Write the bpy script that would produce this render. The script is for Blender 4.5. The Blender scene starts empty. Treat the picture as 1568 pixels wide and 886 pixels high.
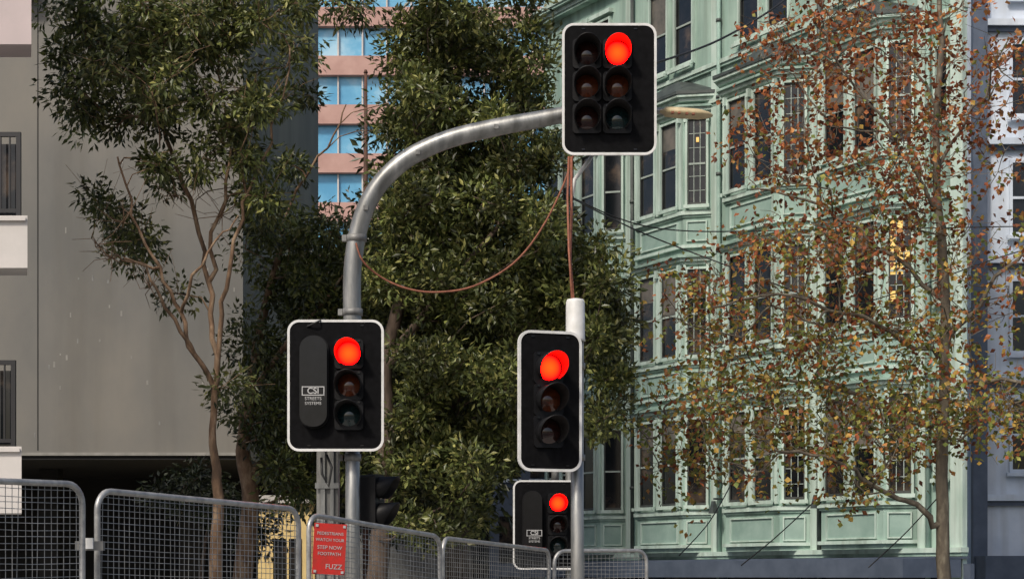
import bpy, math, random
import numpy as np
from mathutils import Vector, Matrix
random.seed(7); rng=np.random.default_rng(11)
F=2800.0; HZ=880.0; EYE=1.6
def P(px,py,D): return ((px-784)/F*D, D, EYE+(HZ-py)/F*D)
sc=bpy.context.scene
# ------------------------------------------------------------ materials
def mat(name,c1,c2=None,scale=5,rough=.6,metal=0,bump=0,stretch=(1,1,1),lo=.35,hi=.65,spec=.5,c3=None,streak=0,rvar=0,sdark=.62):
    m=bpy.data.materials.new(name); m.use_nodes=True; nt=m.node_tree; b=nt.nodes['Principled BSDF']
    b.inputs['Roughness'].default_value=rough; b.inputs['Metallic'].default_value=metal
    b.inputs['Specular IOR Level'].default_value=spec
    b.inputs['Base Color'].default_value=(*c1,1)
    tc=nt.nodes.new('ShaderNodeTexCoord'); mp=nt.nodes.new('ShaderNodeMapping'); mp.inputs['Scale'].default_value=stretch
    nt.links.new(tc.outputs['Object'],mp.inputs['Vector'])
    n=nt.nodes.new('ShaderNodeTexNoise'); n.inputs['Scale'].default_value=scale; n.inputs['Detail'].default_value=8; n.inputs['Roughness'].default_value=.6
    nt.links.new(mp.outputs[0],n.inputs['Vector'])
    if c2:
        r=nt.nodes.new('ShaderNodeValToRGB'); r.color_ramp.elements[0].position=lo; r.color_ramp.elements[1].position=hi
        r.color_ramp.elements[0].color=(*c1,1); r.color_ramp.elements[1].color=(*c2,1)
        if c3:
            e=r.color_ramp.elements.new((lo+hi)/2); e.color=(*c3,1)
        nt.links.new(n.outputs['Fac'],r.inputs[0]); last=r.outputs[0]
        if streak:
            mp2=nt.nodes.new('ShaderNodeMapping'); mp2.inputs['Scale'].default_value=(1,1,.07); nt.links.new(tc.outputs['Object'],mp2.inputs['Vector'])
            n2=nt.nodes.new('ShaderNodeTexNoise'); n2.inputs['Scale'].default_value=streak; n2.inputs['Detail'].default_value=6; nt.links.new(mp2.outputs[0],n2.inputs['Vector'])
            r2=nt.nodes.new('ShaderNodeValToRGB'); r2.color_ramp.elements[0].position=.34; r2.color_ramp.elements[1].position=.54
            r2.color_ramp.elements[0].color=(sdark,sdark*.98,sdark*.94,1); r2.color_ramp.elements[1].color=(1,1,1,1)
            nt.links.new(n2.outputs['Fac'],r2.inputs[0])
            mx=nt.nodes.new('ShaderNodeMix'); mx.data_type='RGBA'; mx.blend_type='MULTIPLY'; mx.inputs[0].default_value=.8
            nt.links.new(last,mx.inputs[6]); nt.links.new(r2.outputs[0],mx.inputs[7]); last=mx.outputs[2]
        nt.links.new(last,b.inputs['Base Color'])
    if rvar:
        mr=nt.nodes.new('ShaderNodeMapRange'); mr.inputs['To Min'].default_value=rough-rvar; mr.inputs['To Max'].default_value=rough+rvar
        mr.inputs['From Min'].default_value=.3; mr.inputs['From Max'].default_value=.7
        nt.links.new(n.outputs['Fac'],mr.inputs['Value']); nt.links.new(mr.outputs[0],b.inputs['Roughness'])
    if bump:
        bp=nt.nodes.new('ShaderNodeBump'); bp.inputs['Strength'].default_value=bump; bp.inputs['Distance'].default_value=.02
        nt.links.new(n.outputs['Fac'],bp.inputs['Height']); nt.links.new(bp.outputs[0],b.inputs['Normal'])
    return m
def emis(name,c_in,c_out,s,rad):
    m=bpy.data.materials.new(name); m.use_nodes=True; nt=m.node_tree; b=nt.nodes['Principled BSDF']
    tc=nt.nodes.new('ShaderNodeTexCoord'); ln=nt.nodes.new('ShaderNodeVectorMath'); ln.operation='LENGTH'
    nt.links.new(tc.outputs['Object'],ln.inputs[0])
    mr=nt.nodes.new('ShaderNodeMapRange'); mr.inputs['From Max'].default_value=rad
    nt.links.new(ln.outputs['Value'],mr.inputs['Value'])
    r=nt.nodes.new('ShaderNodeValToRGB'); r.color_ramp.elements[0].color=(*c_in,1); r.color_ramp.elements[1].color=(*c_out,1)
    r.color_ramp.elements[0].position=.3; r.color_ramp.elements[1].position=.95
    nt.links.new(mr.outputs[0],r.inputs[0]); nt.links.new(r.outputs[0],b.inputs['Emission Color'])
    b.inputs['Emission Strength'].default_value=s; b.inputs['Base Color'].default_value=(.2,.0,.0,1); b.inputs['Specular IOR Level'].default_value=.1
    return m
def leafmat(name,trans=.3,rough=.45):
    m=bpy.data.materials.new(name); m.use_nodes=True; nt=m.node_tree; b=nt.nodes['Principled BSDF']; out=nt.nodes['Material Output']
    a=nt.nodes.new('ShaderNodeAttribute'); a.attribute_name='Col'
    nt.links.new(a.outputs['Color'],b.inputs['Base Color']); b.inputs['Roughness'].default_value=rough
    t=nt.nodes.new('ShaderNodeBsdfTranslucent'); nt.links.new(a.outputs['Color'],t.inputs['Color'])
    mx=nt.nodes.new('ShaderNodeMixShader'); mx.inputs[0].default_value=trans
    nt.links.new(b.outputs[0],mx.inputs[1]); nt.links.new(t.outputs[0],mx.inputs[2]); nt.links.new(mx.outputs[0],out.inputs['Surface'])
    return m
M={}
M['black']=mat('signal_black',(.004,.004,.005),(.008,.008,.009),12,.5,spec=.22)
M['visor']=mat('visor_black',(.020,.018,.018),(.028,.026,.026),12,.45,spec=.35)  # inner visors coloured paler than the shell to strengthen the lamp glow
M['boardblack']=mat('board_black',(.0025,.0025,.003),(.0055,.0055,.0065),20,.8,spec=.1)
M['white']=mat('border_white',(.70,.70,.70),(.54,.54,.52),8,.5)
M['galv']=mat('galvanised_steel',(.20,.205,.205),(.36,.36,.35),9,.40,.6,.12,(1,1,.25),rvar=.12,c3=(.27,.275,.27),streak=9)
M['galv2']=mat('dull_galvanised',(.12,.12,.12),(.24,.24,.23),9,.55,.3,.15,(1,1,.3))
M['fence']=mat('fence_tube_steel',(.25,.25,.25),(.42,.42,.41),14,.42,.5,.05,rvar=.1)
M['wire']=mat('fence_wire',(.19,.19,.18),(.33,.33,.32),9,.5,.3)
M['rust']=mat('rusty_cable',(.17,.055,.03),(.28,.10,.055),20,.7)
M['rustd']=mat('rusty_pole_paint',(.06,.03,.022),(.12,.055,.035),8,.8)
M['cable']=mat('black_cable',(.015,.015,.015),None,5,.6)
M['red']=emis('lamp_red_lit',(1,.0055,.0004),(1,.0004,.0004),26.0,.1)
M['amber']=mat('amber_lens_off',(.11,.024,.005),(.055,.012,.004),30,.1,spec=.8)
M['redoff']=mat('red_lens_off',(.03,.007,.005),(.016,.005,.004),30,.1,spec=.8)
M['green']=mat('green_lens_off',(.004,.022,.024),(.003,.012,.014),30,.08,spec=.8)
M['cap']=mat('cover_gloss',(.004,.004,.005),(.007,.007,.009),10,.16,spec=.4)
M['signred']=mat('sign_red',(.55,.02,.015),(.4,.03,.02),15,.45)
M['mint']=mat('mint_paint',(.235,.36,.31),(.385,.52,.455),1.3,.7,0,.2,(1,1,.35),c3=(.31,.44,.385),streak=2.5,sdark=.58)
M['mint2']=mat('mint_trim',(.42,.55,.49),(.54,.66,.60),2.5,.6,0,.05,(1,1,.4),streak=4,sdark=.62)
M['mintd']=mat('mint_panel',(.21,.32,.28),(.29,.41,.365),2,.7)
M['frame']=mat('window_frame',(.38,.44,.40),(.27,.32,.30),3,.6)
M['sash']=mat('sash_dark',(.03,.034,.034),(.06,.065,.06),4,.5)
M['glass']=mat('window_glass',(.004,.006,.008),(.12,.085,.06),1.1,.06,c3=(.014,.014,.016),lo=.38,hi=.72)  # brown mottling puts the panes' reflections into the base colour
M['blind']=mat('window_blind',(.08,.08,.07),(.17,.15,.13),3,.5)
M['lead']=mat('lead_roof',(.035,.045,.045),(.07,.085,.08),4,.55)
M['warm']=bpy.data.materials.new('warm_room_light'); M['warm'].use_nodes=True
_b=M['warm'].node_tree.nodes['Principled BSDF']; _b.inputs['Emission Color'].default_value=(1,.62,.15,1); _b.inputs['Emission Strength'].default_value=.8; _b.inputs['Base Color'].default_value=(.4,.25,.1,1)
M['conc']=mat('concrete_render',(.135,.135,.128),(.20,.188,.165),.35,.85,0,.35,(1,1,.6),c3=(.165,.16,.147),streak=1.6,sdark=.82)
M['stain']=mat('concrete_patch',(.28,.27,.25),(.2,.195,.18),3,.85)
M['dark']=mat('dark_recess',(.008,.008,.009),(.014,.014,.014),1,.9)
M['wwhite']=mat('balcony_white',(.56,.53,.51),(.47,.45,.43),1.5,.7)
M['pinkw']=mat('balcony_pink_white',(.5,.42,.42),(.42,.36,.36),1.5,.7)
M['blk']=mat('balustrade_black',(.012,.012,.014),None,5,.4)
M['brick']=mat('pink_brick_spandrel',(.40,.24,.21),(.50,.32,.28),.6,.8)
M['bluegl']=mat('blue_glass',(.09,.31,.52),(.36,.58,.72),.3,.2,.1,c3=(.15,.41,.62))  # reflected sky is put into the mottled blue base colour
M['bw']=mat('blue_white_paint',(.48,.55,.66),(.62,.68,.77),.8,.75,0,.05,streak=2,sdark=.78)
M['bdark']=mat('slate_blue_paint',(.06,.08,.12),(.09,.115,.165),2,.6)
M['cream']=mat('cream_render',(.78,.60,.27),(.68,.5,.22),2,.7)
M['asph']=mat('asphalt',(.04,.04,.042),(.065,.065,.065),30,.9,0,.3)
M['pave']=mat('paving',(.25,.24,.22),(.32,.31,.29),4,.85)
M['grnd']=mat('ground_soil',(.12,.11,.09),(.18,.17,.14),2,.95)
M['line']=mat('road_paint',(.75,.75,.72),(.6,.6,.58),12,.6)
M['barkL']=mat('bark_pale',(.10,.062,.038),(.32,.225,.145),9,.9,0,.6,(1,1,.35),c3=(.19,.115,.068))
M['barkD']=mat('bark_dark',(.06,.042,.03),(.14,.10,.075),8,.9,0,.5,(1,1,.3))
M['barkR']=mat('bark_plane',(.08,.068,.052),(.20,.175,.13),9,.85,0,.4,(1,1,.4),c3=(.115,.095,.07))
M['leaf']=leafmat('leaf_evergreen',.2,.42)
M['leafR']=leafmat('leaf_autumn',.4,.6)
M['lamp']=mat('lantern_cream',(.55,.45,.27),(.42,.34,.2),14,.5)
M['sticker']=mat('sticker_white',(.42,.42,.42),None,5,.5)
# ------------------------------------------------------------ mesh builder
class MB:
    def __init__(s): s.v=[]; s.f=[]; s.m=[]; s.s=[]; s.names=[]
    def mi(s,k):
        if k not in s.names: s.names.append(k)
        return s.names.index(k)
    def add(s,vs,fs,k,smooth=False):
        b=len(s.v); s.v.extend([tuple(v) for v in vs]); i=s.mi(k)
        for f in fs: s.f.append(tuple(b+j for j in f)); s.m.append(i); s.s.append(smooth)
    def obox(s,o,d,n,u0,u1,w0,w1,z0,z1,k):
        vs=[]
        for z in (z0,z1):
            for u,w in ((u0,w0),(u1,w0),(u1,w1),(u0,w1)):
                vs.append((o[0]+d[0]*u+n[0]*w,o[1]+d[1]*u+n[1]*w,z))
        s.add(vs,[(0,1,2,3),(7,6,5,4),(0,4,5,1),(1,5,6,2),(2,6,7,3),(3,7,4,0)],k)
    def box(s,x0,x1,y0,y1,z0,z1,k): s.obox((0,0),(1,0),(0,1),x0,x1,y0,y1,z0,z1,k)
    def prism(s,pts,z0,z1,k,pts2=None):
        n=len(pts); p2=pts2 or pts
        vs=[(x,y,z0) for x,y in pts]+[(x,y,z1) for x,y in p2]
        fs=[tuple(range(n))[::-1],tuple(range(n,2*n))]+[(i,(i+1)%n,n+(i+1)%n,n+i) for i in range(n)]
        s.add(vs,fs,k)
    def tube(s,pts,r,k,n=8,cap=True):
        pts=[Vector(p) for p in pts]; m=len(pts); R=r if hasattr(r,'__len__') else [r]*m
        vs=[]; up=None
        for i,p in enumerate(pts):
            t=(pts[min(i+1,m-1)]-pts[max(i-1,0)])
            if t.length<1e-9: t=Vector((0,0,1))
            t.normalize()
            if up is None: up=Vector((0,1,0)) if abs(t.y)<.9 else Vector((1,0,0))
            a=t.cross(up).normalized(); b=a.cross(t).normalized(); up=b
            for j in range(n):
                an=2*math.pi*j/n; vs.append(p+(a*math.cos(an)+b*math.sin(an))*R[i])
        fs=[(i*n+j,i*n+(j+1)%n,(i+1)*n+(j+1)%n,(i+1)*n+j) for i in range(m-1) for j in range(n)]
        if cap: fs+= [tuple(range(n))[::-1],tuple((m-1)*n+j for j in range(n))]
        s.add(vs,fs,k,n>4)
    def rrprism(s,cx,cz,w,h,r,y0,y1,k,w2=None,h2=None):
        a=rr(cx,cz,w,h,r); b=rr(cx,cz,w2 or w,h2 or h,r*( (w2 or w)/w)); n=len(a)
        vs=[(x,y0,z) for x,z in a]+[(x,y1,z) for x,z in b]
        s.add(vs,[tuple(range(n)),tuple(range(n,2*n))[::-1]]+[(i,n+i,n+(i+1)%n,(i+1)%n) for i in range(n)],k)
    def obj(s,name,parent=None,loc=(0,0,0)):
        me=bpy.data.meshes.new(name); me.from_pydata(s.v,[],s.f)
        for k in s.names: me.materials.append(M[k])
        me.polygons.foreach_set('material_index',s.m); me.polygons.foreach_set('use_smooth',s.s); me.update()
        o=bpy.data.objects.new(name,me); sc.collection.objects.link(o); o.location=loc
        if parent: o.parent=parent
        return o
def rr(cx,cz,w,h,r,seg=7):
    out=[]
    for (sx,sz,a0) in ((1,1,0),(-1,1,90),(-1,-1,180),(1,-1,270)):
        for i in range(seg+1):
            a=math.radians(a0+90*i/seg); out.append((cx+sx*(w/2-r)+r*math.cos(a),cz+sz*(h/2-r)+r*math.sin(a)))
    return out
def empty(name,loc=(0,0,0),rz=0):
    e=bpy.data.objects.new(name,None); sc.collection.objects.link(e); e.location=loc; e.rotation_euler=(0,0,rz); e.empty_display_size=.3; return e
def smoothpts(pts,n=6):
    pts=[Vector(p) for p in pts]; out=[]
    for i in range(len(pts)-1):
        p0=pts[max(i-1,0)];p1=pts[i];p2=pts[i+1];p3=pts[min(i+2,len(pts)-1)]
        for j in range(n):
            t=j/n; out.append(.5*((2*p1)+(p2-p0)*t+(2*p0-5*p1+4*p2-p3)*t*t+(3*p1-p0-3*p2+p3)*t**3))
    out.append(pts[-1]); return out
def text(body,parent,loc,size,matk,name,rot=(math.pi/2,0,0),bold=0):
    c=bpy.data.curves.new(name,'FONT'); c.body=body; c.size=size; c.align_x='CENTER'; c.align_y='CENTER'; c.extrude=.001; c.offset=bold
    c.materials.append(M[matk]); o=bpy.data.objects.new(name,c); sc.collection.objects.link(o); o.parent=parent; o.location=loc; o.rotation_euler=rot; return o
# ------------------------------------------------------------ traffic signals
def visor(mb,cx,cz,y,L=.23,rb=.114,rf=.122):
    K=30; vs=[]
    for i in range(K+1):
        th=math.radians(-52+284*i/K); f=(math.sin(th)+.79)/1.79; l=L*(.3+.7*max(f,0)**.8)
        for (ra,yy) in ((rb,y),(rf,y-l),(rf-.006,y-l),(rb-.006,y)):
            vs.append((cx+ra*math.cos(th),yy,cz+ra*math.sin(th)))
    fs=[]; fi=[]
    for i in range(K):
        a=i*4;b=a+4
        fs+=[(a,b,b+1,a+1),(a+1,b+1,b+2,a+2)]; fi.append((a+2,b+2,b+3,a+3))
    fs+=[(0,1,2,3),(K*4+3,K*4+2,K*4+1,K*4)]
    mb.add(vs,fs,'black',True); mb.add(vs,fi,'visor',True)
def lens(parent,cx,cz,y,k,name,r=.1):
    mb=MB(); vs=[(0,-.03,0)]; n=28; rings=5
    for i in range(1,rings+1):
        q=i/rings
        for j in range(n):
            a=2*math.pi*j/n; vs.append((r*q*math.cos(a),-.03*(1-q*q),r*q*math.sin(a)))
    fs=[(0,1+j,1+(j+1)%n) for j in range(n)]
    for i in range(rings-1):
        for j in range(n):
            a=1+i*n+j;b=1+i*n+(j+1)%n; fs.append((a,a+n,b+n,b))
    mb.add(vs,fs,k,True); mb.obj(name,parent,(cx,y,cz))
def signal(parent,name,loc,rz,W,H,lenses,covers=(),bodies=(0,),tag=None):
    e=bpy.data.objects.new(name,None); sc.collection.objects.link(e); e.parent=parent; e.location=loc; e.rotation_euler=(0,0,rz)
    b=MB(); r=.105
    b.rrprism(0,0,W-.01,H-.01,r,-.008,.008,'boardblack')
    out=rr(0,0,W,H,r); inn=rr(0,0,W-.044,H-.044,r-.022); n=len(out)
    vs=[(x,-.014,z) for x,z in out]+[(x,-.014,z) for x,z in inn]+[(x,.016,z) for x,z in out]+[(x,.016,z) for x,z in inn]
    fs=[]
    for i in range(n):
        j=(i+1)%n; fs+=[(i,n+i,n+j,j),(2*n+i,2*n+j,3*n+j,3*n+i),(i,j,2*n+j,2*n+i),(n+i,3*n+i,3*n+j,n+j)]
    b.add(vs,fs,'white')
    b.obj('target_board',e)
    h=MB()
    for bx in bodies: h.rrprism(bx,0,.27,.92,.05,.02,.2,'black',.23,.86)
    for (cx,cz,k) in lenses:
        h.rrprism(cx,cz,.255,.262,.035,-.03,-.0085,'black')
        visor(h,cx,cz,-.03)
        for q in (-1,1): h.box(cx+q*.09-.012,cx+q*.09+.012,-.04,-.0305,cz+.105,cz+.122,'cap')
    for (cx,cz,w,hh) in covers:
        h.rrprism(cx,cz,w,hh,w*.48,-.03,-.0085,'black')
        h.rrprism(cx,cz,w*.93,hh*.97,w*.44,-.10,-.0305,'cap',w*.72,hh*.86)
    for z in (-H/2+.05,H/2-.05):
        for q in (-.5,.5): h.rrprism(q*W*.55,z,.03,.012,.004,-.014,-.0082,'cap')
    h.obj('housing_and_visors',e)
    for i,(cx,cz,k) in enumerate(lenses): lens(e,cx,cz,-.034,k,'lens_%d'%(i+1))
    if tag:
        t=MB()
        for (a,b_,c_,d_) in ((-.1,.1,.045,.053),(-.1,.1,-.028,-.020),(-.1,-.092,-.0195,.0445),(.092,.1,-.0195,.0445)): t.box(tag[0]+a,tag[0]+b_,-.106,-.1015,tag[1]+c_,tag[1]+d_,'sticker')
        t.obj('maker_plate',e)
        text('CSI',e,(tag[0],-.104,tag[1]+.012),.075,'sticker','maker_sticker',bold=.001)
        text('STREETS',e,(tag[0],-.104,tag[1]-.055),.040,'sticker','sticker_line_1')
        text('SYSTEMS',e,(tag[0],-.104,tag[1]-.098),.038,'sticker','sticker_line_2')
    return e
# signal A with mast arm
DA=16.5
xA,_,_=P(540,0,DA)
root=empty('traffic_light_mast',(0,0,0))
m=MB()
col=[(xA,DA,0),(xA,DA,P(0,480,DA)[2])]
m.tube(col,.066,'galv',20)
m.tube([(xA,DA,0),(xA,DA,.04)],.2,'galv2',16)
arm=[P(540,505,DA),P(539,440,DA),P(541,400,DA),P(548,355,DA),P(563,312,DA),P(589,273,DA),P(630,239,DA),P(688,213,DA),P(756,196,DA),P(820,184,DA),P(868,175,DA),P(935,166,DA),P(1003,170,DA),P(1022,172,DA)]
ap=smoothpts(arm,7); nn=len(ap)
m.tube(ap,[.082 if i<nn*.55 else .082-.014*(i-nn*.55)/(nn*.3) if i<nn*.8 else .03 for i in range(nn)],'galv',20)
for py in (478,365,700):
    p=P(540 if py!=365 else 546,py,DA); m.tube([(p[0],DA,p[2]-.03),(p[0],DA,p[2]+.03)],.092 if py!=700 else .078,'galv2',16)
    m.box(p[0]-.13,p[0]-.09,DA-.03,DA+.03,p[2]-.028,p[2]+.028,'galv2')
for (px,py) in ((560,318),(640,233),(760,194)):
    p=P(px,py,DA-.085); m.box(p[0]-.02,p[0]+.02,p[1]-.012,p[1]+.02,p[2]-.02,p[2]+.02,'galv2')
m.tube([P(912,232,DA),P(880,275,DA),P(876,300,DA)],.018,'white',8)
m.tube([P(933,170,DA),P(933,60,DA)],.03,'galv2',10)
m.obj('pole_and_arm',root)
# lantern
l=MB()
rings=[(1010,.025,.022),(1017,.035,.035),(1018,.05,.05),(1040,.06,.056),(1070,.062,.050),(1084,.05,.032),(1091,.02,.01)]
vs=[];n=12
for (px,ry,rz) in rings:
    c=P(px,172+(px-1014)*.07,DA)
    for j in range(n):
        a=2*math.pi*j/n; vs.append((c[0],c[1]+ry*1.6*math.cos(a),c[2]+rz*math.sin(a)*(.95 if math.sin(a)>0 else .7)))
fs=[(i*n+j,i*n+(j+1)%n,(i+1)*n+(j+1)%n,(i+1)*n+j) for i in range(len(rings)-1) for j in range(n)]
l.add(vs,fs,'lamp',True)
for px in (1030,1040,1052,1062): c=P(px,171+(px-1014)*.07,DA-.1); l.box(c[0]-.012,c[0]+.012,c[1]-.012,c[1]+.03,c[2]-.008,c[2]+.008,'rust')
l.obj('arm_lantern',root)
c=MB(); pts=smoothpts([P(545,372,DA-.1),P(556,400,DA-.1),P(585,425,DA),P(625,442,DA),P(670,447,DA),P(725,438,DA),P(785,404,DA),P(828,352,DA),P(862,285,DA),P(880,232,DA)],5)
c.tube(pts,.009,'rust',6)
c.obj('slack_cable',root)
cA=P(514,590,DA-.2); cM=P(933,137,DA-.25)
signal(root,'lower_signal_head',cA,0,.86,1.17,[(.12,.28,'red'),(.12,0.0,'amber'),(.12,-.265,'green')],[(-.19,.03,.26,.83)],(.12,-.19),(-.19,-.07))
signal(root,'upper_signal_head',cM,0,.84,1.17,[(.07,.31,'red'),(.07,.02,'amber'),(.07,-.265,'green'),(-.2,.31,'redoff'),(-.2,.02,'amber'),(-.2,-.265,'redoff')],(),(.07,-.2))
b=MB()
b.tube([P(492,700,DA-.12),P(493,725,DA-.12),P(503,745,DA-.12),P(508,715,DA-.12),P(500,696,DA-.1)],.012,'cable',6)
b.tube(smoothpts([P(470,500,DA-.21),P(487,492,DA-.25),P(497,488,DA-.1)],4),.008,'cable',5)
b.box(cA[0]-.1,cA[0]+.2,DA-.06,DA+.06,cA[2]-.48,cA[2]-.42,'galv2')
b.box(cA[0]-.1,cA[0]+.2,DA-.06,DA+.06,cA[2]+.42,cA[2]+.48,'galv2')
b.obj('brackets_and_lead',root)
# pedestrian lantern on the mast
q=P(566,768,DA+.25); e=bpy.data.objects.new('pedestrian_lantern',None); sc.collection.objects.link(e); e.parent=root; e.location=q; e.rotation_euler=(0,0,math.radians(75))
h=MB(); h.rrprism(0,0,.26,.5,.03,-.1,.1,'black',.24,.48)
visor(h,0,.12,-.1,.18,.11,.115); visor(h,0,-.12,-.1,.18,.11,.115); h.box(-.03,.03,.1,.16,-.2,.2,'galv2'); h.obj('housing',e)
lens(e,0,.12,-.11,'redoff','stop_lens'); lens(e,0,-.12,-.11,'green','walk_lens')
# secondary post behind A
s=MB(); x0=P(503,0,DA+.5)[0]; zt=P(0,640,DA+.5)[2]
s.box(x0-.1,x0+.1,DA+.4,DA+.55,0,zt,'galv2'); s.box(x0-.06,x0-.02,DA+.37,DA+.398,0.1,zt-.05,'galv'); s.box(x0+.03,x0+.06,DA+.37,DA+.398,0.1,zt-.05,'galv')
for zz in (1.9,2.4,2.8): s.box(x0-.11,x0+.11,DA+.36,DA+.369,zz,zz+.05,'galv')
s.box(x0-.2,x0+.2,DA+.3,DA+.65,0,.03,'galv2'); s.obj('steel_service_post')
# signal B
DB=15.2; rootB=empty('traffic_light_post'); xB=P(884,0,DB)[0]
s=MB(); s.tube([(xB,DB,0),(xB,DB,P(0,520,DB)[2])],.054,'galv',18); s.tube([(xB,DB,0),(xB,DB,.04)],.17,'galv2',14)
zc0=P(0,522,DB)[2]; zc1=P(0,457,DB)[2]; xc=P(881,0,DB)[0]
s.tube([(xc,DB,zc0),(xc,DB,zc0+.02),(xc,DB,zc1-.03),(xc,DB,zc1-.008),(xc,DB,zc1)],[.084,.08,.078,.07,.03],'white',20)
s.tube([P(871,240,DB+.6),P(869,300,DB+.5),P(871,380,DB+.2),P(876,458,DB)],.010,'rust',6)
s.tube([P(875,240,DB+.6),P(875,330,DB+.5),P(873,400,DB+.2),P(878,458,DB)],.012,'rust',6)
for py in (560,700): 
    z=P(0,py,DB)[2]; s.tube([(xB,DB,z-.025),(xB,DB,z+.025)],.066,'galv2',14); s.box(xB-.22,xB,DB-.1,DB-.05,z-.02,z+.02,'galv2')
s.obj('post_and_cap',rootB)
cB=P(842,614,DB-.22)
signal(rootB,'signal_head',cB,math.radians(18),.55,1.15,[(-.02,.27,'red'),(-.02,.01,'amber'),(-.02,-.25,'redoff')],(),(0,))
# signal C further
DC=24; rootC=empty('traffic_light_far_side'); x=P(872,0,DC)[0]
s=MB(); s.tube([(x,DC,0),(x,DC,P(0,715,DC)[2])],.055,'galv',14); x2=P(850,0,DC)[0]; s.tube([(x2,DC,P(0,740,DC)[2]),(x2,DC,P(0,700,DC)[2])],.05,'galv2',10); s.obj('post',rootC)
signal(rootC,'signal_head',P(836,803,DC-.2),math.radians(4),.86,1.16,[(.15,.28,'red'),(.15,0,'redoff'),(.15,-.27,'green')],[(-.18,.03,.26,.83)],(.15,-.18),(-.16,-.12))
# ------------------------------------------------------------ fence
def panel(a,b,name='mesh_fence_panel',H=1.85):
    p0=Vector(P(*a)); p1=Vector(P(*b)); e=empty(name,(0,0,0)); r=.13
    L=(Vector((p1.x-p0.x,p1.y-p0.y))).length; d=(p1-p0)
    def Q(u,h): f=u/L; q=p0+d*f; return Vector((q.x,q.y,q.z-h))
    fr=MB()
    path=[Q(0,H)]
    for i in range(7):
        t=math.radians(180-90*i/6); path.append(Q(r+r*math.cos(t),r-r*math.sin(t)))
    for i in range(7):
        t=math.radians(90-90*i/6); path.append(Q(L-r+r*math.cos(t),r-r*math.sin(t)))
    path+= [Q(L,H),Q(0,H)]
    fr.tube(path,.021,'fence',10)
    for u in (0,L):
        q=Q(u,H); fr.tube([q,(q.x,q.y,0)],.02,'fence',8); fr.box(q.x-.15,q.x+.15,q.y-.3,q.y+.3,0,.04,'galv2')
    fr.obj('frame',e)
    w=MB(); n=int(L/.052)
    def wob(q,s=.004): return (q.x+random.gauss(0,s),q.y+random.gauss(0,s*2),q.z+random.gauss(0,s))
    for i in range(1,n):
        u=L*i/n; top=.0
        if u<r: top=r-math.sqrt(max(0,r*r-(r-u)**2))
        if u>L-r: top=r-math.sqrt(max(0,r*r-(u-L+r)**2))
        w.tube([Q(u,top),wob(Q(u,H*.35)),wob(Q(u,H*.7)),Q(u,H)],.0028,'wire',3,False)
    k=int(H/.042)
    for i in range(1,k):
        h=H*i/k; s0=0
        if h<r: s0=r-math.sqrt(max(0,r*r-(r-h)**2))
        w.tube([Q(s0,h),wob(Q(L*.3,h)),wob(Q(L*.65,h)),Q(L-s0,h)],.0028,'wire',3,False)
    w.obj('wire_mesh',e)
panel((-110,732,10.7),(126,741,11.7))
panel((149,750,12),(457,779,14))
panel((473,787,14.4),(674,821,16.3))
panel((678,823,16.4),(841,842,19.4))
panel((849,843,19.5),(990,842,20.1))
c=MB(); q=P(138,835,11.85); c.box(q[0]-.09,q[0]+.09,q[1]-.03,q[1]+.03,q[2]-.03,q[2]+.03,'galv2'); c.box(q[0]-.02,q[0]+.03,q[1]-.05,q[1]-.031,q[2]-.02,q[2]+.05,'white'); c.obj('fence_clamp')
# red notice
pA=P(483,801,14.45); pB=P(534,806,14.85)
ang=math.atan2(pB[1]-pA[1],pB[0]-pA[0])*.75
e=empty('red_notice_sign',((pA[0]+pB[0])/2,pA[1]-.03,P(0,840,14.5)[2]),ang*.5); e.rotation_euler=(0,math.radians(3),ang*.4)
s=MB(); s.box(-.13,.13,-.004,.004,-.2,.2,'signred')
for q in (-.11,.11):
    for z in (-.18,.18): s.box(q-.01,q+.01,-.012,-.005,z-.01,z+.01,'sticker')
s.obj('panel',e)
text('PEDESTRIANS',e,(0,-.006,.12),.035,'sticker','line_1'); text('WATCH YOUR',e,(0,-.006,.07),.034,'sticker','line_2'); text('STEP NOW',e,(0.0,-.006,.01),.04,'sticker','line_3'); text('FOOTPATH',e,(0,-.006,-.04),.036,'sticker','line_4'); text('FUZZ',e,(0.04,-.006,-.14),.055,'sticker','line_5')
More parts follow.
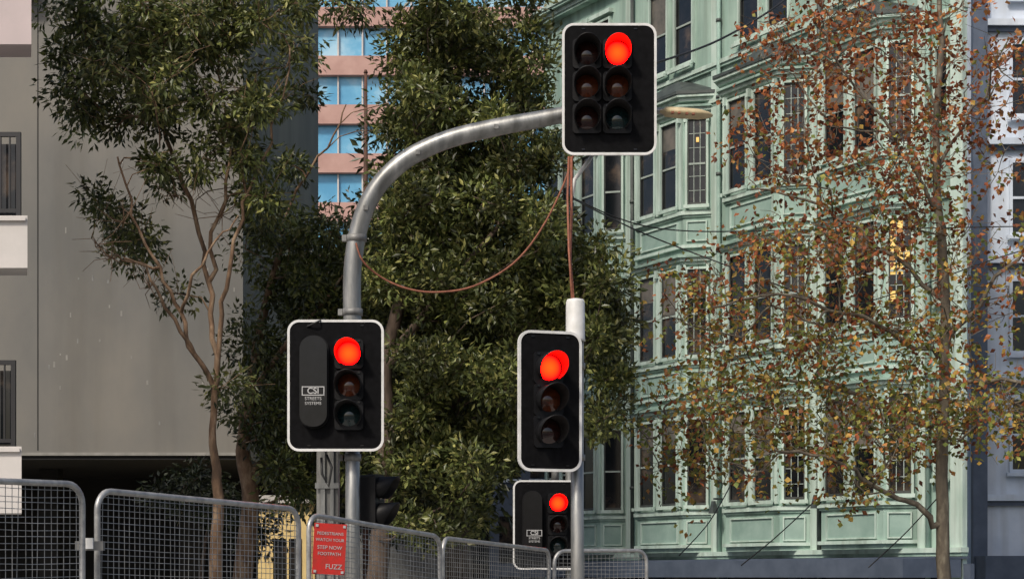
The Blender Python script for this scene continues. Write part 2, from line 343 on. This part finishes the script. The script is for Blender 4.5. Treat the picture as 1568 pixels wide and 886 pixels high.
# ------------------------------------------------------------ mint building
th=math.radians(-60.5)
GB=empty('mint_green_terrace_building',(7.0,45.0,0),th)
w=MB()
w.prism([(-12.2,0),(5.9,0),(-1.6,6.6),(-12.2,6.6)],0,20,'mint')
win=MB(); tr=MB()
X1=(1,0); NO=(0,-1)
def window(o,d,n,u0,u1,z0,z1,lit=False,blind=None,multi=False):
    f=.06
    tr.obox(o,d,n,u0-f,u0,0.002,.10,z0-f,z1+f,'mint2'); tr.obox(o,d,n,u1,u1+f,0.002,.10,z0-f,z1+f,'mint2')
    tr.obox(o,d,n,u0,u1,0.002,.10,z1,z1+f,'mint2'); tr.obox(o,d,n,u0-f-.03,u1+f+.03,0.103,.17,z0-f-.04,z0-.01,'mint2')
    zm=z0+(z1-z0)*.48
    win.obox(o,d,n,u0,u1,.004,.012,z0,z1,'glass')
    if lit:
        for i in range(7):
            for j in range(3):
                if random.random()<.33:
                    a=u0+(u1-u0)*j/3+.02; zz=z0+(z1-z0)*i/7+.03; win.obox(o,d,n,a,a+(u1-u0)/3-.04,.013,.017,zz,zz+(z1-z0)/7-.05,'warm')
    if blind: 
        zb=z1-(z1-z0)*blind; win.obox(o,d,n,u0+.03,u1-.03,.013,.018,zb,z1,'blind')
    s=.032
    for (a,b_,c_,dd) in ((u0,u0+s,z0,z1),(u1-s,u1,z0,z1),(u0+s,u1-s,z0,z0+.06),(u0+s,u1-s,z1-s,z1),(u0+s,u1-s,zm-.025,zm+.025)):
        win.obox(o,d,n,a,b_,.02,.05,c_,dd,'frame' if (c_<zm<dd and dd-c_<.1) else 'sash')
    if multi:
        for q in (1/3,2/3):
            uu=u0+(u1-u0)*q; win.obox(o,d,n,uu-.009,uu+.009,.02,.04,z0+.06,zm-.025,'frame'); win.obox(o,d,n,uu-.009,uu+.009,.02,.04,zm+.025,z1-s,'frame')
        for i in range(1,6):
            zz=z0+(z1-z0)*i/6
            if abs(zz-zm)>.06: win.obox(o,d,n,u0+s,u1-s,.021,.038,zz-.008,zz+.008,'frame')
def pan(o,d,n,u0,u1,z0,z1):
    t=.035
    tr.obox(o,d,n,u0,u1,.002,.012,z0,z1,'mintd')
    for (a,b_,c_,dd) in ((u0-t,u0,z0-t,z1+t),(u1,u1+t,z0-t,z1+t),(u0,u1,z1,z1+t),(u0,u1,z0-t,z0)): tr.obox(o,d,n,a,b_,.002,.05,c_,dd,'mint2')
def bp(u,e=0): return [(u-2.72-e,-.002),(u-2.2-e*.42,-.52-e),(u+e*.42,-.52-e),(u+.52+e,-.002)]
rows=[3.45,7.4,11.35]
bays=[-8.2,-4.1,0,3.8]
s2=math.sqrt(.5)
for bi,u in enumerate(bays):
    w.prism(bp(u),2.2,14.15,'mint')
    fo=(u-2.2,-.52); ro=(u,-.52); rd=(s2,s2); rn=(s2,-s2); lo_=(u-2.72,0); ld=(s2,-s2); ln=(-s2,-s2)
    for ri,z in enumerate(rows):
        z1=z+2.25
        window(fo,X1,NO,.2,.92,z,z1,False,random.choice([None,.3,.45,None,.6]),False)
        window(fo,X1,NO,1.26,1.98,z,z1,False,random.choice([None,.3,.5,None]),False)
        window(ro,rd,rn,.12,.62,z,z1,(bi==3 and ri==1),None,random.random()<.65)
        window(lo_,ld,ln,.12,.62,z,z1)
        for a in (0.0,1.0,2.07): tr.obox(fo,X1,NO,a+.005,a+(.11 if a!=1.0 else .18),.003,.07,z-.1,z1+.12,'mint2')
        tr.prism(bp(u,.10),z-.26,z-.16,'mint2'); tr.prism(bp(u,.05),z-.32,z-.262,'mint')
        tr.prism(bp(u,.07),z1+.13,z1+.21,'mint2'); tr.prism(bp(u,.16),z1+.212,z1+.30,'mint2'); tr.prism(bp(u,.24),z1+.302,z1+.36,'mint'); 
        pan(fo,X1,NO,.25,1.95,z-.98 if ri==0 else z-.92,z-.45); pan(ro,rd,rn,.12,.6,z-.98 if ri==0 else z-.92,z-.45)
        tr.prism(bp(u,.09),z-1.13,z-1.05,'mint2')
        for a in (.05,1.05,2.1): tr.obox(fo,X1,NO,a,a+.09,.072,.16,z1-.08,z1+.125,'mint2')
        for a in (.02,.63): tr.obox(ro,rd,rn,a,a+.07,.003,.12,z1-.08,z1+.125,'mint2')
    tr.prism(bp(u,.30),14.15,14.22,'mint2'); tr.prism(bp(u,.2),14.05,14.148,'mint2')
    tr.prism(bp(u,.33),14.222,14.30,'lead')
    tr.prism(bp(u,.28),14.302,14.5,'lead',[(u-2.5,-.002),(u-2.05,-.42),(u-.15,-.42),(u+.3,-.002)])
    tr.prism([(u-2.5,-.002),(u-2.05,-.42),(u-.15,-.42),(u+.3,-.002)],14.5,14.85,'lead',[(u-1.6,-.002),(u-1.4,-.15),(u-.8,-.15),(u-.6,-.002)])
    for a in (-2.25,-1.05): window((u,0),X1,NO,a,a+.8,15.3,17.5,False,random.choice([None,.5]),False); tr.obox((u,0),X1,NO,a-.15,a+.95,.003,.16,17.66,17.78,'mint2'); tr.obox((u,0),X1,NO,a-.12,a+.92,.175,.25,15.12,15.2,'mint2')
    w.tube([(u+1.0,-.1,0),(u+1.0,-.1,19)],.055,'lead' if bi%2==0 else 'mintd',8)
    for zz in range(2,19,2): w.tube([(u+1.0,-.1,zz),(u+1.0,-.1,zz+.08)],.075,'lead',8)
    tr.obox((u,0),X1,NO,.62,.86,.003,.07,2.2,19,'mint2')
for z,e in ((2.1,.22),(6.05,.1),(10.0,.1),(13.95,.12),(14.9,.12),(18.3,.3),(18.5,.45)):
    tr.obox((0,0),X1,NO,-12.2,5.95,.0015,e-.04,z-.08,z-.001,'mint'); tr.obox((0,0),X1,NO,-12.2,5.97,.001,e,z,z+.11,'mint2')
for z in rows:
    tr.obox((0,0),X1,NO,-12.1,-11.1,.003,.03,z-.9,z-.4,'mintd'); window((-12,0),X1,NO,.1,.9,z,z+2.2)
    window((5.0,0),X1,NO,.02,.38,z+.3,z+1.9,False,None)
tr.obox((0,0),X1,NO,5.55,5.93,.004,.14,0,19.5,'mint2')
for i in range(6):
    a=-11.8+i*3.0; win.obox((0,0),X1,NO,a,a+2.6,.004,.03,.3,1.75,'glass'); tr.obox((0,0),X1,NO,a+2.62,a+2.95,.004,.12,0,1.85,'bdark')
tr.obox((0,0),X1,NO,-12.2,6.0,.25,1.9,1.55,1.95,'bdark')
tr.obox((0,0),X1,NO,-12.2,6.0,.005,1.0,1.96,2.0,'bdark')
for u in (1.25,-2.9):
    tr.obox((u,0),X1,NO,-.03,.03,.08,.4,3.55,3.6,'lead'); tr.prism([(u-.1,-.5),(u+.1,-.5),(u+.1,-.32),(u-.1,-.32)],3.2,3.52,'lead',[(u-.05,-.44),(u+.05,-.44),(u+.05,-.38),(u-.05,-.38)])
win.obox((-4.1,-.52),(s2,s2),(s2,-s2),.35,.42,.02,.06,13.0,13.12,'warm')
w.obj('walls',GB); win.obj('windows',GB); tr.obj('trim_cornices',GB)
# ------------------------------------------------------------ concrete building left
CB=empty('concrete_building'); w=MB(); D=36; zb=P(0,697,D)[2]
xr=P(372,0,D)[0]
w.box(-17,xr,D,D+14,zb,26,'conc'); w.box(-17,xr,D-.03,D-.002,zb,zb+.06,'stain')
w.box(-17,xr,D+7,D+7.2,0,zb-.002,'dark'); w.box(-17,xr-.01,D+.02,D+13.9,zb-.08,zb-.003,'dark')  # undercroft shade put into near-black back wall, ceiling and columns
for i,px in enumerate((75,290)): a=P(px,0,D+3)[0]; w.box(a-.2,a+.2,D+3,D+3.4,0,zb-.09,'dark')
for k in range(34):
    px=random.uniform(50,360); py=random.uniform(100,670); a=P(px,py,D); hh=random.uniform(.015,.06); ww=random.uniform(.012,.022)
    w.box(a[0]-ww,a[0]+ww,D-.004,D-.001,a[2]-hh,a[2]+hh,random.choice(['stain','stain','galv2']))
for px in (58,): a=P(px,0,D)[0]; w.box(a-.01,a+.01,D-.0045,D-.001,zb+.1,25.9,'dark')
w.box(P(0,0,D)[0]-1,P(56,0,D)[0],D-.35,D-.005,P(0,2,D)[2],26.2,'conc')
w.obj('walls',CB)
# white balcony building
WB=empty('white_balcony_building'); w=MB(); D=20
def skew(px,dd=.5,D=20,x1=-12): 
    a=P(px,0,D)[0]; k=(a-.1)/D; return [(x1,D),(a,D),(a+ (k*dd),D+dd),(x1,D+dd)]
for (px,y1,y0,k) in ((48,-40,68,'pinkw'),(42,330,410,'wwhite'),(33,683,785,'wwhite')):
    w.prism(skew(px),P(0,y0,D)[2],P(0,y1,D)[2],k)
    w.prism(skew(px-3,.04,D-.042),P(0,y1,D)[2]-.06,P(0,y1,D)[2]-.02,'wwhite')
w.prism([(-12,D+.502),(-6.6,D+.502),(-7.4,D+3),(-12,D+3)],0,14,'wwhite')
for (px,y1,y0) in ((31,200,329),(23,550,682)):
    z1=P(0,y1,D)[2]; z0=P(0,y0,D)[2]; a=P(px,0,D+.05)[0]
    w.box(-12,a,D+.06,D+.10,z1-.05,z1,'blk'); w.box(a-.05,a,D+.061,D+.101,z0,z1-.05,'blk'); w.box(-12,a-.05,D+.06,D+.09,z0+.04,z0+.08,'blk')
    for i in range(26): xx=a-.12-i*.1; w.box(xx-.008,xx+.008,D+.065,D+.085,z0+.08,z1-.05,'blk')
    w.box(-12,a-.06,D+.2,D+.22,z0,z1-.1,'glass')
w.obj('slabs_and_rails',WB)
# ------------------------------------------------------------ distant tower
TB=empty('brick_and_glass_tower'); w=MB(); D=120; xa=P(405,0,D)[0]; xb=P(845,0,D)[0]
w.box(xa,xb,D+.5,D+20,0,52,'bluegl')
k=-10
while 34.4+3.2*k<50:
    z=34.4+3.2*k
    if z>1: w.box(xa-.1,xb+.1,D,D+.499,z,z+1.25,'brick')
    k+=1
x=xa
while x<xb: w.box(x-.05,x+.05,D+.3,D+.498,0,51,'wwhite'); x+=1.6
w.obj('facade',TB)
# low cream building
LB=empty('cream_shop_building'); w=MB(); D=35; a=P(395,0,D)[0]; b_=P(700,0,D)[0]
w.box(a,P(482,0,D)[0],D,D+8,0,P(0,762,D)[2],'cream'); w.box(P(482,0,D)[0]+.003,b_,D+.5,D+8,0,P(0,800,D)[2],'galv2')
w.box(a-.1,P(482,0,D)[0]+.1,D-.15,D-.002,P(0,770,D)[2],P(0,762,D)[2]+.05,'wwhite')
for px in (428,452): q=P(px,0,D)[0]; w.box(q-.12,q+.12,D-.02,D-.003,.6,2.3,'glass')
w.obj('walls',LB)
BB=empty('dark_office_building'); w=MB(); D=62; w.box(P(470,0,D)[0],P(850,0,D)[0],D,D+10,0,P(0,420,D)[2],'bdark')
for r_ in range(3):
    for c_ in range(8): 
        xx=P(480,0,D)[0]+c_*1.05; w.box(xx,xx+.7,D-.05,D-.003,1.5+r_*3.4,3.6+r_*3.4,'glass'); w.box(xx-.05,xx+.75,D-.12,D-.051,1.35+r_*3.4,1.45+r_*3.4,'bw')
w.obj('walls',BB)
# right blue-white building
RB=empty('blue_white_building'); w=MB(); D=58; a=P(1494,0,D)[0]
w.box(a,a+14,D,D+12,0,24,'bw'); w.box(a-.15,a+.3,D-.3,D-.003,0,24.2,'bdark')
for r_ in range(6):
    z=1.2+r_*3.75
    for c_ in range(4):
        xx=a+1.15+c_*2.3
        if r_==0: continue
        w.box(xx,xx+1.15,D-.02,D-.003,z,z+2.2,'glass')
        for (p,q,s_,t) in ((xx-.1,xx,z-.1,z+2.3),(xx+1.15,xx+1.25,z-.1,z+2.3),(xx,xx+1.15,z+2.2,z+2.3),(xx,xx+1.15,z+1.05,z+1.13),(xx,xx+1.15,z-.1,z)): w.box(p,q,D-.10,D-.004,s_,t,'bw')
        w.box(xx+.55,xx+.6,D-.06,D-.021,z,z+2.2,'sash'); w.box(xx-.2,xx+1.35,D-.2,D-.101,z-.22,z-.105,'bw')
    w.box(a+.31,a+14.05,D-.28,D-.005,z+2.75,z+2.95,'bw')
    w.box(a+.31,a+14.02,D-.15,D-.006,z+2.6,z+2.745,'bdark')
w.box(a-.1,a+14,D-1.6,D-.31,1.3,2.2,'bdark')
w.obj('walls',RB)
# ------------------------------------------------------------ wires & rusty pole
def wire(pts,r=.009,name='overhead_wire',k='cable'):
    m=MB(); m.tube(smoothpts(pts,8),r,k,5); m.obj(name)
wire([P(1000,98,30),P(1100,62,32),P(1200,2,34),P(1260,-60,36)],.02)
wire([P(850,290,26),P(985,357,30),P(1180,432,30),P(1400,520,31),P(1640,640,33)],.012)
wire([P(870,300,30),P(1010,350,31),P(1250,352,33),P(1640,345,36)],.012)
wire([P(1700,360,38),P(1560,385,38),P(1400,440,40),P(1300,470,42)],.014)
wire([P(1135,865,28),P(1190,820,28.5),P(1260,755,30)],.010); wire([P(1330,868,28),P(1390,812,28.5),P(1450,745,29)],.010); wire([P(1040,850,29),P(1085,800,30),P(1120,740,31)],.010)
s=MB(); D=29; x=P(560,0,D)[0]; s.tube([(x,D,0),(x,D,P(0,330,D)[2]),(x,D,P(0,112,D)[2])],[.05,.04,.025],'rustd',10); s.tube([(x,D,P(0,112,D)[2]),(x,D,P(0,107,D)[2])],[.035,.02],'rustd',8); s.tube([(x,D,0),(x,D,.05)],.2,'rustd',10); s.obj('rusty_flag_pole')
# ------------------------------------------------------------ trees
def grow_tree(name,polys,rbase,attr,bark,tip=.007,expo=2.3,seg=.35,wob=.05,limb=.7):
    pos=[];par=[];chains=[]
    def addchain(pts,par0):
        ch=[par0] if par0 is not None else []
        for p in pts:
            pos.append(np.array(p,float)); par.append(ch[-1] if ch else -1); ch.append(len(pos)-1)
        chains.append(ch); return ch
    for i,pl in enumerate(polys):
        sp=[np.array(v) for v in smoothpts(pl,4)]
        ws=wob*.5 if i else wob*.15
        sp=[v+rng.normal(0,ws,3) if 0<q<len(sp)-1 else v for q,v in enumerate(sp)]
        if i==0: addchain(sp,None)
        else:
            A=np.array(pos); j=int(np.argmin(np.linalg.norm(A-sp[0],axis=1))); addchain(sp[1:],j)
    T=np.array(pos)
    d0=np.array([np.min(np.linalg.norm(T-a,axis=1)) for a in attr]); order=np.argsort(d0)
    for oi in order:
        a=attr[oi]; A=np.array(pos); df=A-a; d=np.linalg.norm(df,axis=1); dxy=np.linalg.norm(df[:,:2],axis=1)
        cost=d+1.6*np.maximum(0,A[:,2]-a[2]+.35*dxy); cost[A[:,2]<1.8]+=5
        j=int(np.argmin(cost)); p0=A[j]; L=d[j]
        if L<.05: continue
        m=max(2,int(L/seg)+1)
        dirp=(pos[j]-pos[par[j]]) if par[j]>=0 else np.array([0,0,1.]); dirp/=np.linalg.norm(dirp)+1e-9
        cpt=p0+dirp*L*.3+np.array([0,0,.12*L])
        pts=[]
        for q in range(1,m+1):
            t=q/m; pt=(1-t)**2*p0+2*t*(1-t)*cpt+t*t*a
            if q<m: pt=pt+rng.normal(0,wob*min(1,L),3)
            pts.append(pt)
        addchain(pts,j)
    N=len(pos); S=np.zeros(N); R=np.zeros(N)
    for i in range(N-1,-1,-1):
        R[i]=max(tip, S[i]**(1/expo) if S[i]>0 else tip)
        if par[i]>=0: S[par[i]]+=R[i]**expo
    R=R*(rbase/R[0]) if R[0]>rbase else R
    R=np.maximum(R,tip)
    c0=chains[0]
    for q,i in enumerate(c0): R[i]=max(R[i],rbase*(1-.75*q/len(c0)))
    for ci in range(1,len(polys)):
        c=chains[ci]; st=R[c[0]]*limb
        for q,i in enumerate(c[1:]): R[i]=max(R[i],st*(1-.75*q/len(c)))
    e=empty(name); mb=MB()
    for ch in chains:
        if len(ch)<2: continue
        rr_=[R[i] for i in ch]
        if ch is not c0: rr_[0]=min(rr_[0],rr_[1]*1.25)
        mb.tube([pos[i] for i in ch],rr_,bark,10 if rr_[0]>.05 else 5,False)
    mb.obj('trunk_and_branches',e); return e
def twigs(parent,cl,n,L,bark,r=.004):
    mb=MB()
    for c in cl:
        for i in range(n):
            d=rng.normal(0,1,3); d[2]+=.3; d/=np.linalg.norm(d); l=L*rng.uniform(.5,1.3)
            p1=c+d*l*.5+rng.normal(0,.04,3); p2=c+d*l+rng.normal(0,.07,3)+np.array([0,0,.04])
            mb.tube([c,p1,p2],[r*1.5,r,r*.6],bark,3,False)
    mb.obj('twigs',parent)
def leaves(parent,cl,nper,sig,L,W,pal,matk='leaf',droop=.3,flat=.8,cval=None):
    C=np.repeat(cl,nper,axis=0); n=len(C)
    off=rng.normal(0,1,(n,3)); off/=np.linalg.norm(off,axis=1)[:,None]; rad=rng.random(n)**.45
    cs=np.repeat(rng.uniform(.6,1.35,len(cl)),nper)*sig
    base=C+off*(rad*cs)[:,None]*np.array([1,1,flat])
    dr=off*.8+rng.normal(0,.55,(n,3)); dr[:,2]-=droop; dr/=np.linalg.norm(dr,axis=1)[:,None]
    nm=rng.normal(0,.6,(n,3)); nm[:,2]+=.8; sd=np.cross(dr,nm); sd/=np.linalg.norm(sd,axis=1)[:,None]+1e-9; up=np.cross(sd,dr)
    ls=L*rng.uniform(.6,1.3,n)[:,None]; ws=W*rng.uniform(.7,1.25,n)[:,None]
    a=base; b=base+dr*ls*.45+sd*ws*.5+up*ws*.15; c=base+dr*ls; d=base+dr*ls*.45-sd*ws*.5+up*ws*.15
    V=np.stack([a,b,c,d],1).reshape(-1,3)
    idx=np.arange(n)*4; Fc=np.stack([np.stack([idx,idx+1,idx+2],1),np.stack([idx,idx+2,idx+3],1)],1).reshape(-1,3)
    me=bpy.data.meshes.new('leaves'); me.from_pydata(V.tolist(),[],Fc.tolist())
    pal=np.array(pal); pi=rng.integers(0,len(pal),n) if cval is None else cval(C,n,len(pal))
    col=pal[pi]*np.repeat(rng.uniform(.5,1.5,len(cl)),nper)[:,None]*rng.uniform(.6,1.45,n)[:,None]
    col=np.concatenate([col,np.ones((n,1))],1); colv=np.repeat(col,4,axis=0)
    at=me.color_attributes.new('Col','FLOAT_COLOR','POINT'); at.data.foreach_set('color',colv.astype(np.float32).ravel())
    me.materials.append(M[matk]); o=bpy.data.objects.new('leaves',me); sc.collection.objects.link(o); o.parent=parent
def cluster(spec,D,dz):
    out=[]
    for (px,py,rx,ry,n) in spec:
        for i in range(n):
            while True:
                v=rng.uniform(-1,1,3)
                if (v*v).sum()<1: break
            dd=D+v[1]*dz; out.append(P(px+v[0]*rx,py+v[2]*ry,D)[:1]+(dd,)+P(px,py+v[2]*ry,D)[2:])
    return np.array(out)
G=[(.038,.050,.014),(.065,.080,.020),(.09,.11,.028),(.14,.155,.042),(.20,.195,.06),(.07,.085,.026)]
# left gum tree
D=24
aL=cluster([(130,70,50,60,11),(220,50,90,60,22),(330,60,90,70,24),(430,40,45,50,9),(530,5,40,15,3),(110,150,30,45,6),(190,150,60,50,11),(300,160,80,50,13),(390,190,45,60,9),(455,150,25,40,2),(165,310,25,30,5),(215,370,35,22,4),(235,250,45,40,4),(350,260,50,40,5),(410,300,30,50,5),(280,450,25,20,1),(350,590,25,15,2)],D,1.5)
trL=[[P(333,1083,D),P(330,886,D),P(334,760,D),P(326,680,D),P(328,600,D)],
[P(328,600,D),P(300,540,D-.2),P(275,480,D-.3),P(240,410,D-.5),P(205,330,D-.5),P(180,240,D-.6)],
[P(328,600,D),P(325,520,D+.1),P(322,430,D+.2),P(300,330,D+.3),P(262,240,D+.2),P(230,130,D+.2)],
[P(328,600,D),P(338,500,D-.2),P(350,420,D-.4),P(378,310,D-.4),P(410,220,D-.3),P(440,120,D-.2)],
[P(322,430,D+.2),P(335,330,D),P(350,220,D),P(335,90,D)],
[P(275,480,D-.3),P(300,420,D-.6),P(330,370,D-.7),P(365,330,D-.7)],[P(240,410,D-.5),P(200,400,D-.6),P(165,390,D-.8),P(145,370,D-.8)],
[P(300,540,D-.2),P(255,470,D-.5),P(225,420,D-.7),P(190,395,D-.9)],[P(378,310,D-.4),P(370,220,D-.2),P(390,130,D)]]
e=grow_tree('gum_tree',trL,.11,aL,'barkL',.007,limb=.85)
leaves(e,aL,150,.32,.12,.045,G,droop=.35); twigs(e,aL,3,.5,'barkL')
tw=np.array([P(150,375,23.2),P(170,395,23.3),P(190,340,23.4),P(270,300,24),P(300,280,24.2),P(230,440,23.6),P(340,330,24)]); twigs(e,tw,9,.45,'barkL',.005)
# second trunk tree
D=27
aK=cluster([(430,390,55,60,20),(480,470,80,70,32),(395,540,30,60,8),(470,620,80,70,32),(400,650,35,40,10),(560,380,50,55,18),(545,520,50,90,30),(540,680,50,80,22),(450,735,70,40,14),(500,350,40,25,5),(440,240,15,40,2),(590,150,20,80,3)],D,1.5)
trK=[[P(378,1045,D),P(372,886,D),P(384,770,D),P(372,690,D),P(385,600,D),P(400,500,D),P(430,380,D)],
[P(430,380,D),P(455,290,D),P(500,225,D),P(530,160,D)],
[P(385,600,D),P(430,540,D-.4),P(490,470,D-.6),P(540,400,D-.6)],[P(378,720,D),P(440,680,D+.3),P(520,610,D+.5),P(560,540,D+.5)]]
e=grow_tree('paperbark_tree',trK,.17,aK,'barkL',.008,limb=.55)
leaves(e,aK,140,.36,.12,.048,[(c[0]*.8,c[1]*.84,c[2]*.8) for c in G])
# middle dense tree
D=25
aM=cluster([(655,70,55,70,32),(720,60,70,60,24),(800,110,50,70,20),(660,200,70,70,38),(780,220,75,70,38),(640,320,60,70,32),(720,330,110,80,54),(820,370,50,60,24),(640,450,80,70,40),(760,460,110,70,50),(895,410,40,40,12),(900,480,60,60,28),(680,570,100,70,50),(930,540,40,60,16),(640,690,50,80,30),(720,710,70,80,36),(920,610,25,50,8),(770,600,40,50,20),(670,800,80,30,9),(830,470,50,60,16),(800,0,50,25,6)],D,1.6)
trM=[[P(570,1060,D),P(578,886,D),P(588,760,D),P(592,650,D),P(590,560,D),P(612,460,D),P(640,330,D),P(665,180,D),P(690,60,D)],
[P(590,560,D),P(650,480,D-.4),P(720,400,D-.5),P(790,300,D-.4)],[P(588,760,D),P(650,680,D+.3),P(740,560,D+.4),P(850,470,D+.3)],[P(612,460,D),P(680,380,D+.6),P(760,250,D+.6),P(800,130,D+.5)]]
e=grow_tree('lilly_pilly_tree',trM,.16,aM,'barkD',.007)
leaves(e,aM,160,.29,.105,.048,G,droop=-.1)
# background dark tree
D=32
aB=cluster([(540,540,100,180,50),(700,520,140,240,110),(660,260,60,120,20),(820,480,60,160,36),(600,760,150,60,30)],D,2)
e=grow_tree('fig_tree',[[P(700,1020,D),P(700,800,D),P(690,600,D),P(700,400,D)]],.3,aB,'barkD',.01)
leaves(e,aB,100,.55,.22,.10,[(.025,.032,.013),(.035,.045,.017),(.05,.06,.024)])
D=31
aS=cluster([(290,760,60,40,12),(370,800,60,50,14)],D,.8); e=grow_tree('low_shrub',[[P(300,1022,D),P(310,880,D),P(320,800,D)]],.06,aS,'barkD',.008); leaves(e,aS,110,.35,.14,.05,[(.025,.035,.015),(.04,.05,.02)])
# autumn plane tree right
D=28
aR=cluster([(1290,80,150,90,58),(1450,90,100,110,36),(1540,160,60,110,18),(1220,230,120,60,28),(1370,250,120,70,36),(1350,370,140,60,44),(1190,390,100,50,30),(1100,480,120,50,38),(1250,510,120,60,44),(1410,500,90,60,32),(1050,620,90,60,34),(1200,640,120,60,48),(1370,640,120,60,60),(1520,640,70,50,36),(1080,720,110,30,18),(1300,720,90,30,16),(1540,420,60,80,18),(1660,300,80,200,20),(1640,600,60,80,14)],D,2.2)
trR=[[P(1452,1040,D),P(1446,886,D),P(1442,770,D),P(1446,620,D),P(1448,460,D),P(1438,320,D),P(1432,200,D),P(1442,60,D),P(1432,-90,D)],
[P(1440,810,D),P(1400,775,D-.2),P(1340,740,D-.5),P(1270,700,D-.8),P(1190,690,D-1)],
[P(1446,560,D),P(1390,515,D-.3),P(1290,480,D-.7),P(1190,450,D-1),P(1090,470,D-1.2)],
[P(1448,460,D),P(1370,395,D+.3),P(1290,340,D+.6),P(1220,300,D+.9),P(1150,290,D+1)],
[P(1438,330,D),P(1375,230,D-.4),P(1310,130,D-.6),P(1250,40,D-.8)],
[P(1446,610,D),P(1380,625,D+.4),P(1260,590,D+.9),P(1130,580,D+1.1),P(1020,620,D+1.2)],
[P(1446,520,D),P(1500,470,D),P(1570,380,D),P(1650,300,D)],[P(1436,250,D),P(1490,170,D+.4),P(1545,60,D+.6)],[P(1446,600,D),P(1510,580,D-.5),P(1600,600,D-.8)],
[P(1440,170,D),P(1400,90,D+.5),P(1370,-10,D+.8)]]
e=grow_tree('autumn_plane_tree',trR,.12,aR,'barkR',.006,wob=.07,limb=.5)
twigs(e,aR,2,.45,'barkR',.0045)
pR=[(.27,.08,.033),(.36,.12,.04),(.19,.062,.03),(.42,.19,.06),(.42,.27,.06),(.27,.26,.06),(.16,.20,.05)]
def cv(C,n,k):
    t=np.clip((9.2-C[:,2])/4.8,0,1); r=rng.random(n)
    warm=rng.integers(0,4,n); cool=rng.integers(4,7,n)
    return np.where(r<.08+.66*t,cool,warm)
sub=aR[np.repeat(np.arange(len(aR)),2)]+rng.normal(0,.22,(len(aR)*2,3))
leaves(e,sub,14,.33,.095,.08,pR,'leafR',droop=.4,cval=cv)
# ------------------------------------------------------------ ground
g=MB(); g.box(-400,400,-60,900,-.5,-.004,'grnd'); g.obj('ground')
g=MB(); g.add([(-60,-20,0),(60,-20,0),(60,10,0),(-60,10,0)],[(0,1,2,3)],'asph'); g.obj('road')
g=MB(); g.add([(-60,26,0),(60,26,0),(60,34,0),(-60,34,0)],[(0,1,2,3)],'asph'); g.obj('side_road')
g=MB(); g.add([(-60,10.15,.002),(60,10.15,.002),(60,26,.002),(-60,26,.002)],[(0,1,2,3)],'pave'); g.obj('pavement')
g=MB(); g.box(-60,60,10,10.15,-.1,.12,'stain'); g.obj('kerb')
g=MB()
for i in range(20): g.add([(-58+i*6,3,.004),(-55+i*6,3,.004),(-55+i*6,3.12,.004),(-58+i*6,3.12,.004)],[(0,1,2,3)],'line')
g.add([(-20,9,.004),(20,9,.004),(20,9.3,.004),(-20,9.3,.004)],[(0,1,2,3)],'line'); g.obj('road_markings')
# ------------------------------------------------------------ light
wd=bpy.data.worlds.new('World'); sc.world=wd; wd.use_nodes=True; nt=wd.node_tree
sky=nt.nodes.new('ShaderNodeTexSky'); sky.sky_type='NISHITA'; sky.sun_disc=False
el=math.radians(46); rot=math.radians(212); sky.sun_elevation=el; sky.sun_rotation=rot; sky.dust_density=4; sky.air_density=1
nt.links.new(sky.outputs[0],nt.nodes['Background'].inputs[0]); nt.nodes['Background'].inputs[1].default_value=.125
sd=Vector((math.sin(rot)*math.cos(el),math.cos(rot)*math.cos(el),math.sin(el)))
L=bpy.data.lights.new('sun','SUN'); L.energy=2.9; L.angle=math.radians(8); L.color=(1,.92,.80)
o=bpy.data.objects.new('sun',L); sc.collection.objects.link(o); o.rotation_euler=sd.to_track_quat('Z','Y').to_euler()
cam=bpy.data.cameras.new('camera'); co=bpy.data.objects.new('camera',cam); sc.collection.objects.link(co)
co.location=(0,0,EYE); co.rotation_euler=(math.pi/2,0,0); cam.sensor_width=36; cam.lens=36*F/1568; cam.shift_y=(HZ-443)/1568; cam.clip_end=2000; cam.clip_start=.1
sc.camera=co
sc.view_settings.view_transform='Standard'; sc.view_settings.look='None'; sc.view_settings.exposure=0
